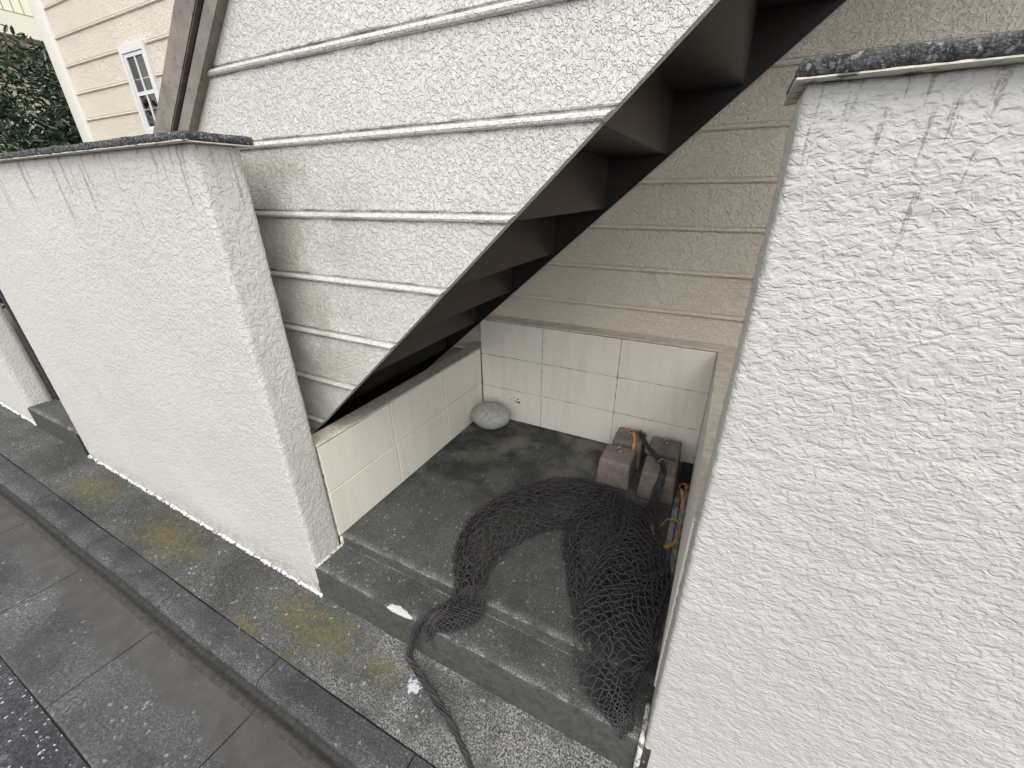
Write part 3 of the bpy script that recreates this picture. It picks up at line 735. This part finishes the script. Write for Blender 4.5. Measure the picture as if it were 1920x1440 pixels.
# ------------------------------------------------------------------ the net
def floorz(y):
    if y > .79: return 0.0
    if y > .765: return -.045+(y-.765)/.025*.045
    if y > .650: return -.045
    if y > .630: return -.205+(y-.630)/.020*.16
    return -.205
def net_tube(V, F, ctrl, nth, turns, r=.0015, seed=0, steps=None, wob=1.0, free=False, under=1.0, lam=None):
    """diamond mesh rolled into a flattened sleeve: ctrl = (x, y, zlift, width, height); nth threads run each way, 'turns' round the sleeve"""
    rnd = random.Random(seed)
    L = sum((Vector(a[:2])-Vector(b[:2])).length for a, b in zip(ctrl, ctrl[1:]))
    n = steps or max(30, int(L/(lam/5 if lam else .0065))); C = catmull(ctrl, n)
    fr = []
    for i, c in enumerate(C):
        a = C[max(i-1, 0)]; b = C[min(i+1, n-1)]; t = Vector((b[0]-a[0], b[1]-a[1], 0))
        t = t.normalized() if t.length > 1e-6 else Vector((0, 1, 0))
        fr.append((c, t, Vector((t.y, -t.x, 0))))
    def pt(i, th):
        c, t, s = fr[i]; wd, ht = abs(c[3])/2, abs(c[4])
        th2 = th+.14*math.sin(3*th+seed)                    # uneven bunching round the sleeve
        x = .93*(1-2/PI*math.acos(max(-1, min(1, math.cos(th2)))))+.07*math.cos(th2); zz = .5+.5*math.copysign(abs(math.sin(th2))**.6, math.sin(th2))
        p = Vector((c[0], c[1], 0))+s*(x*wd)
        fz = c[2] if free else max(floorz(p.y), floorz(p.y+.01), floorz(p.y-.008))+c[2]
        k = min(1, wd/.05)
        q = Vector((p.x, p.y, th*.35))
        dz = noise.noise(q*9+Vector((seed*3.1, 0, 0)))*.022*k*wob
        dx = noise.noise_vector(q*10+Vector((seed, 5, 1)))*(.014*k*wob)+noise.noise_vector(q*32+Vector((seed, 5, 1)))*(.0016*k*wob)
        p = p+Vector((dx.x, dx.y, 0)); p.z = fz+.002+max(0, zz*ht+(dz if zz > .25 else 0))
        if p.x > .030: p.x = .030+(p.x-.030)*.1; p.z += .004
        return p
    if lam:                                               # open diamond sheet laid over the top, edges tucked under
        for k in range(nth):
            pts = []
            for i in range(n):
                ph = PI*(i/(n-1)*L)/lam+PI*k+.5*math.sin(i*lam*3+seed)
                c_ = math.cos(ph); c_ = math.copysign(abs(c_)**.7, c_)
                a = -1+2*(k+.5+.5*c_)/nth
                pts.append(pt(i, PI/2-a*PI*.60))
                pts[-1].z += .0006*math.sin(ph)
            tube(V, F, pts, r, 3)
        return
    for dirn in (1, -1):
        for k in range(nth):
            off = 2*PI*(k+rnd.uniform(-.08, .08))/nth
            keep = rnd.random() < under
            pts = []
            for i in range(n):
                u = i/(n-1); th = off+dirn*2*PI*turns*u+.035*math.sin(u*nth*turns*2*PI+off*3)
                if keep or math.sin(th) > -.25: pts.append(pt(i, th))
                else:
                    if len(pts) > 2: tube(V, F, pts, r, 3)
                    pts = []
            if len(pts) > 2: tube(V, F, pts, r, 3)
net = thing('mesh_net', 'charcoal diamond mesh net heaped on the recess floor and down the steps', 'net', (-.2, 1.0, 0))
V, F = [], []
# left arm from the loop over to the twisted neck
armL = [(-.225, 1.44, .02, .10, .03), (-.33, 1.40, .01, .17, .05), (-.46, 1.31, 0, .24, .05), (-.57, 1.20, 0, .25, .06), (-.64, 1.07, 0, .23, .06), (-.64, .93, 0, .17, .055), (-.60, .83, 0, .11, .05), (-.585, .745, 0, .10, .05), (-.63, .675, 0, .075, .045), (-.665, .648, .0, .04, .03)]
net_tube(V, F, armL, 21, 0, seed=1, r=.0018, lam=.021)
net_tube(V, F, [(a+.01, b, 0, d*.92, e*.45) for a, b, c, d, e in armL], 15, 1.2, seed=7)
net_tube(V, F, [(-.26, 1.49, .0, .06, .02), (-.40, 1.49, 0, .08, .03), (-.52, 1.42, 0, .10, .035), (-.62, 1.32, 0, .09, .03), (-.71, 1.16, 0, .06, .03), (-.73, 1.0, 0, .035, .02), (-.67, .86, 0, .035, .03), (-.60, .79, 0, .05, .03)], 14, 1.3, seed=2)
# short folded collar by the neck
net_tube(V, F, [(-.52, .80, .02, .05, .03), (-.55, .75, .012, .10, .045), (-.60, .695, .01, .11, .045), (-.655, .665, .01, .05, .03)], 22, .7, seed=3, wob=.5)
# middle arm
net_tube(V, F, [(-.25, 1.46, .03, .08, .04), (-.235, 1.37, .03, .14, .06), (-.235, 1.27, .02, .18, .07), (-.245, 1.13, .01, .19, .07), (-.225, 1.01, .0, .155, .06), (-.20, .90, 0, .09, .04), (-.18, .83, 0, .06, .03)], 18, 0, seed=4, r=.0018, lam=.021)
net_tube(V, F, [(-.25, 1.46, .03, .08, .04), (-.235, 1.37, .0, .13, .03), (-.235, 1.27, .0, .17, .035), (-.245, 1.13, .0, .18, .03), (-.225, 1.01, .0, .155, .06), (-.20, .90, 0, .09, .04), (-.18, .83, 0, .06, .03)], 12, 1.2, seed=8)
net_tube(V, F, [(-.31, 1.40, 0, .08, .02), (-.36, 1.27, 0, .08, .015), (-.34, 1.14, 0, .07, .015), (-.29, 1.04, 0, .06, .015), (-.25, .93, 0, .04, .015)], 11, 1.0, seed=5)
# dark heap between the middle arm and the wall
for s_, (dx, dy, h) in enumerate(((0, 0, .10), (-.02, -.02, .07), (.005, .02, .045))):
    net_tube(V, F, [(-.20+dx*.3, 1.44+dy*.3, .01, .06, h*.4), (-.155+dx, 1.40+dy, .0, .10, h*.6), (-.115+dx, 1.33+dy, 0, .13, h*.8), (-.10+dx, 1.22+dy, 0, .15, h), (-.10+dx, 1.12+dy, 0, .19, h*1.1), (-.115+dx, 1.0+dy, 0, .20, h), (-.12+dx, .88+dy, 0, .16, h*.8)], 14-2*s_, 1.1, seed=10+s_, wob=.7)
    if s_ == 0: net_tube(V, F, [(-.16, 1.42, .02, .09, .04), (-.12, 1.33, .02, .14, .08), (-.10, 1.22, .01, .16, .115), (-.10, 1.12, .01, .20, .125), (-.115, 1.0, .01, .21, .115), (-.12, .90, .01, .17, .09)], 16, 0, seed=40, r=.0018, wob=.5, lam=.017)
net_tube(V, F, [(-.15, 1.24, .03, .05, .04), (-.09, 1.22, .04, .10, .06), (-.03, 1.17, .035, .09, .06), (.012, 1.11, .02, .04, .04)], 16, .7, seed=20)
net_tube(V, F, [(-.16, 1.06, .04, .09, .05), (-.10, 1.10, .05, .14, .06), (-.03, 1.12, .04, .10, .06), (.02, 1.10, .03, .04, .04)], 18, .7, seed=21)
# lower bundle sweeping from the wall to the left bulge and down over the steps
low = [(.020, 1.10, .06, .04, .04), (-.015, 1.03, .05, .09, .07), (-.055, .95, .04, .15, .09), (-.09, .87, .02, .22, .10), (-.095, .80, .01, .23, .09), (-.08, .74, .015, .19, .07), (-.05, .70, .01, .12, .05), (-.03, .675, .004, .075, .03), (-.012, .660, .0, .04, .015)]
net_tube(V, F, low, 15, 0, seed=30, r=.0019, wob=.45, lam=.0125)
net_tube(V, F, [(a+.01, b-.01, c*.4, d*.85, e*.5) for a, b, c, d, e in low], 12, 1.4, seed=31)
net_tube(V, F, [(a+.005, b+.01, c*.2, d*.75, e*.25) for a, b, c, d, e in low], 10, .8, seed=32, wob=.5)
net_tube(V, F, [(.02, 1.08, .03, .04, .05), (.012, 1.0, .02, .06, .05), (.005, .92, .01, .06, .04), (0, .84, .01, .06, .03), (0, .76, .01, .05, .02)], 14, 1.4, seed=33)
obj('mesh_pile', (V, F), m_net, net, smooth=True)
# net twisted into a tail down the lower step and across the pavement
V, F = [], []
tail = [(-.60, .70, -.015, .030), (-.640, .664, -.012, .022), (-.672, .640, -.025, .016), (-.695, .627, -.075, .013), (-.708, .616, -.130, .012), (-.712, .603, -.178, .012), (-.690, .592, -.190, .011), (-.640, .575, -.192, .010), (-.585, .553, -.193, .0105), (-.52, .527, -.194, .0095), (-.465, .505, -.195, .009), (-.42, .480, -.196, .008), (-.375, .454, -.197, .007), (-.33, .42, -.197, .006), (-.30, .385, -.197, .006)]
n = 130; C = catmull(tail, n)
def twisted(V, F, C, strands, tw, r, wobble=.0):
    n = len(C)
    for k in range(strands):
        pts = []; rr = random.uniform(.35, 1); ph = random.uniform(0, 2*PI); t0 = tw*random.uniform(.85, 1.15)
        for i, (x, y, z, q) in enumerate(C):
            a = C[max(i-1, 0)]; b = C[min(i+1, n-1)]; t = Vector((b[0]-a[0], b[1]-a[1], b[2]-a[2])).normalized()
            s = t.cross(Vector((.02, .01, 1))).normalized(); u = s.cross(t)
            th = ph+t0*2*PI*i/n; q2 = q*rr*(1+wobble*math.sin(i*.35+k))
            p = Vector((x, y, z))+s*(q2*math.cos(th))+u*(q2*math.sin(th))
            pts.append(p)
        tube(V, F, pts, r, 4)
twisted(V, F, C, 30, 5.5, .0019, .12)
obj('twisted_tail', (V, F), m_net, net, smooth=True)
# gathered end tied to the front right weight's eye and on to the hook
V, F = [], []
up = [(-.085, 1.32, .05, .035), (-.088, 1.385, .045, .030), (-.088, 1.45, .05, .024), (-.085, 1.505, .085, .019), (-.078, 1.55, .135, .015), (-.080, 1.60, .148, .013), (-.095, 1.635, .150, .008), (-.125, 1.675, .150, .009), (-.165, 1.73, .150, .009), (-.205, 1.80, .151, .008), (-.225, 1.825, .152, .010)]
twisted(V, F, catmull(up, 70), 28, 1.6, .0016, .15)
rnd = random.Random(5)
for c0 in ((-.222, 1.83, .152), (-.100, 1.64, .155)):
    for k in range(16):
        p = Vector(c0); pts = [p.copy()]
        d = Vector((rnd.gauss(0, 1), rnd.gauss(0, 1), rnd.uniform(0, .8))).normalized()
        for i in range(4):
            d = (d+Vector((rnd.gauss(0, .5), rnd.gauss(0, .5), rnd.gauss(-.1, .4)))).normalized(); p = p+d*.009; p.z = max(p.z, .141); pts.append(p.copy())
        tube(V, F, pts, .0012, 4)
obj('gathered_end', (V, F), m_net, net, smooth=True)

# ------------------------------------------------------------------ orange straps
def ribbon(pts, wd, th, normals=None):
    """flat webbing through pts; normals give the flat side"""
    V, F = [], []; n = len(pts)
    for i, p in enumerate(pts):
        t = (pts[min(i+1, n-1)]-pts[max(i-1, 0)]).normalized()
        nn = normals[i] if normals else Vector((0, 0, 1)); nn = (nn-t*nn.dot(t)).normalized(); s = t.cross(nn)
        V += [p+s*wd/2+nn*th/2, p-s*wd/2+nn*th/2, p-s*wd/2-nn*th/2, p+s*wd/2-nn*th/2]
        if i:
            b = (i-1)*4
            for k in range(4): F.append((b+k, b+(k+1) % 4, b+4+(k+1) % 4, b+4+k))
    F += [(0, 1, 2, 3), tuple((n-1)*4+k for k in (3, 2, 1, 0))]
    return V, F
def hook(parent, c, size, ang, tilt=0):
    V, F = [], []
    pts = []
    for i in range(22):
        a = -.3+i/21*(2*PI*.86); pts.append(Vector((math.cos(a)*.62, math.sin(a), 0))*size)
    R = Matrix.Rotation(ang, 3, 'Z') @ Matrix.Rotation(tilt, 3, 'X')
    tube(V, F, [Vector(c)+R @ p for p in pts], [.0032+.0012*math.sin(i) for i in range(22)], 6, True)
    obj('hook', (V, F), m_hook, parent, smooth=True)
G = 'orange straps with hooks'
s1 = thing('strap', 'short orange strap and ring hook on top of the rear left weight', 'strap', (-.27, 1.85, .14), G)
hook(s1, (-.280, 1.852, .146), .026, .9)
V, F = ribbon([Vector(p) for p in catmull([(-.262, 1.835, .147), (-.247, 1.80, .146), (-.240, 1.76, .144), (-.237, 1.735, .140), (-.235, 1.724, .115)], 16)], .014, .0015)
obj('webbing', (V, F), m_strap, s1)
s2 = thing('strap', 'small orange hooked strap lying on the footing beside the right wall', 'strap', (.015, 1.6, .03), G)
hook(s2, (.012, 1.655, .040), .024, -.3)
V, F = ribbon([Vector(p) for p in catmull([(.008, 1.632, .037), (.014, 1.600, .034), (.020, 1.56, .033), (.022, 1.515, .033)], 14)], .013, .0016)
obj('webbing', (V, F), m_strap, s2)
s3 = thing('strap', 'orange strap standing in an open loop at the edge of the net', 'strap', (-.03, 1.33, 0), G)
pts = [Vector(p) for p in catmull([(-.052, 1.325, .028), (-.040, 1.365, .040), (-.018, 1.40, .05), (.010, 1.405, .052), (.027, 1.385, .050), (.030, 1.345, .047), (.022, 1.300, .043), (-.002, 1.27, .035), (-.018, 1.262, .030)], 40)]
cen = Vector((.0, 1.335, .045)); nm = [(p-cen)+Vector((0, 0, -.0)) for p in pts]
V, F = ribbon(pts, .014, .0016, [Vector((q.x, q.y, .35*q.length)).normalized() for q in nm]); obj('webbing', (V, F), m_strap, s3)
V, F = ribbon([Vector(p) for p in catmull([(-.095, 1.335, .05), (-.085, 1.352, .06), (-.072, 1.338, .05), (-.060, 1.312, .036), (-.048, 1.318, .030)], 14)], .014, .003); obj('clip', (V, F), m_hook, s3)
V, F = ribbon([Vector(p) for p in catmull([(-.050, 1.290, .04), (-.030, 1.272, .038), (-.012, 1.262, .033), (.0, 1.268, .03)], 10)], .012, .004); obj('clip', (V, F), m_hook, s3)

# ------------------------------------------------------------------ loose grit on the street
rnd = random.Random(11); V, F = [], []
for i in range(900):
    x = rnd.uniform(-3.6, .3)
    y = rnd.choice((rnd.uniform(.42, .64), rnd.uniform(.42, .64), rnd.gauss(.255, .02), rnd.uniform(-.02, .3), rnd.uniform(.34, .41)))
    z = g(x)+(.0005 if y > .41 else .0015 if y > .335 else -.0215 if y > .2 else -.012-max(0, y)*.05)
    r = rnd.choice((.0008, .0012, .0012, .0018, .0030 if rnd.random() < .25 else .0015)); b = len(V)
    for d in ((1, 0, 0), (-.8, .6, 0), (-.7, -.7, 0), (0, 0, 1.1), (.1, 0, -.5)):
        V.append((x+r*(d[0]+rnd.uniform(-.3, .3)), y+r*(d[1]+rnd.uniform(-.3, .3)), z+r*.4+r*d[2]))
    F += [(b, b+1, b+3), (b+1, b+2, b+3), (b+2, b, b+3), (b, b+4, b+1), (b+1, b+4, b+2), (b+2, b+4, b)]
t = NT('grit'); gg = t.n('ShaderNodeNewGeometry')
m_grit = t.fin(t.mix(t.sstep(gg.outputs['Random Per Island'], .3, .95), (.06, .06, .055), (.50, .49, .46)), .8)
tag(obj('grit', (V, F), m_grit), 'scattered pale grit on the pavement and gutter', 'grit', kind='stuff')
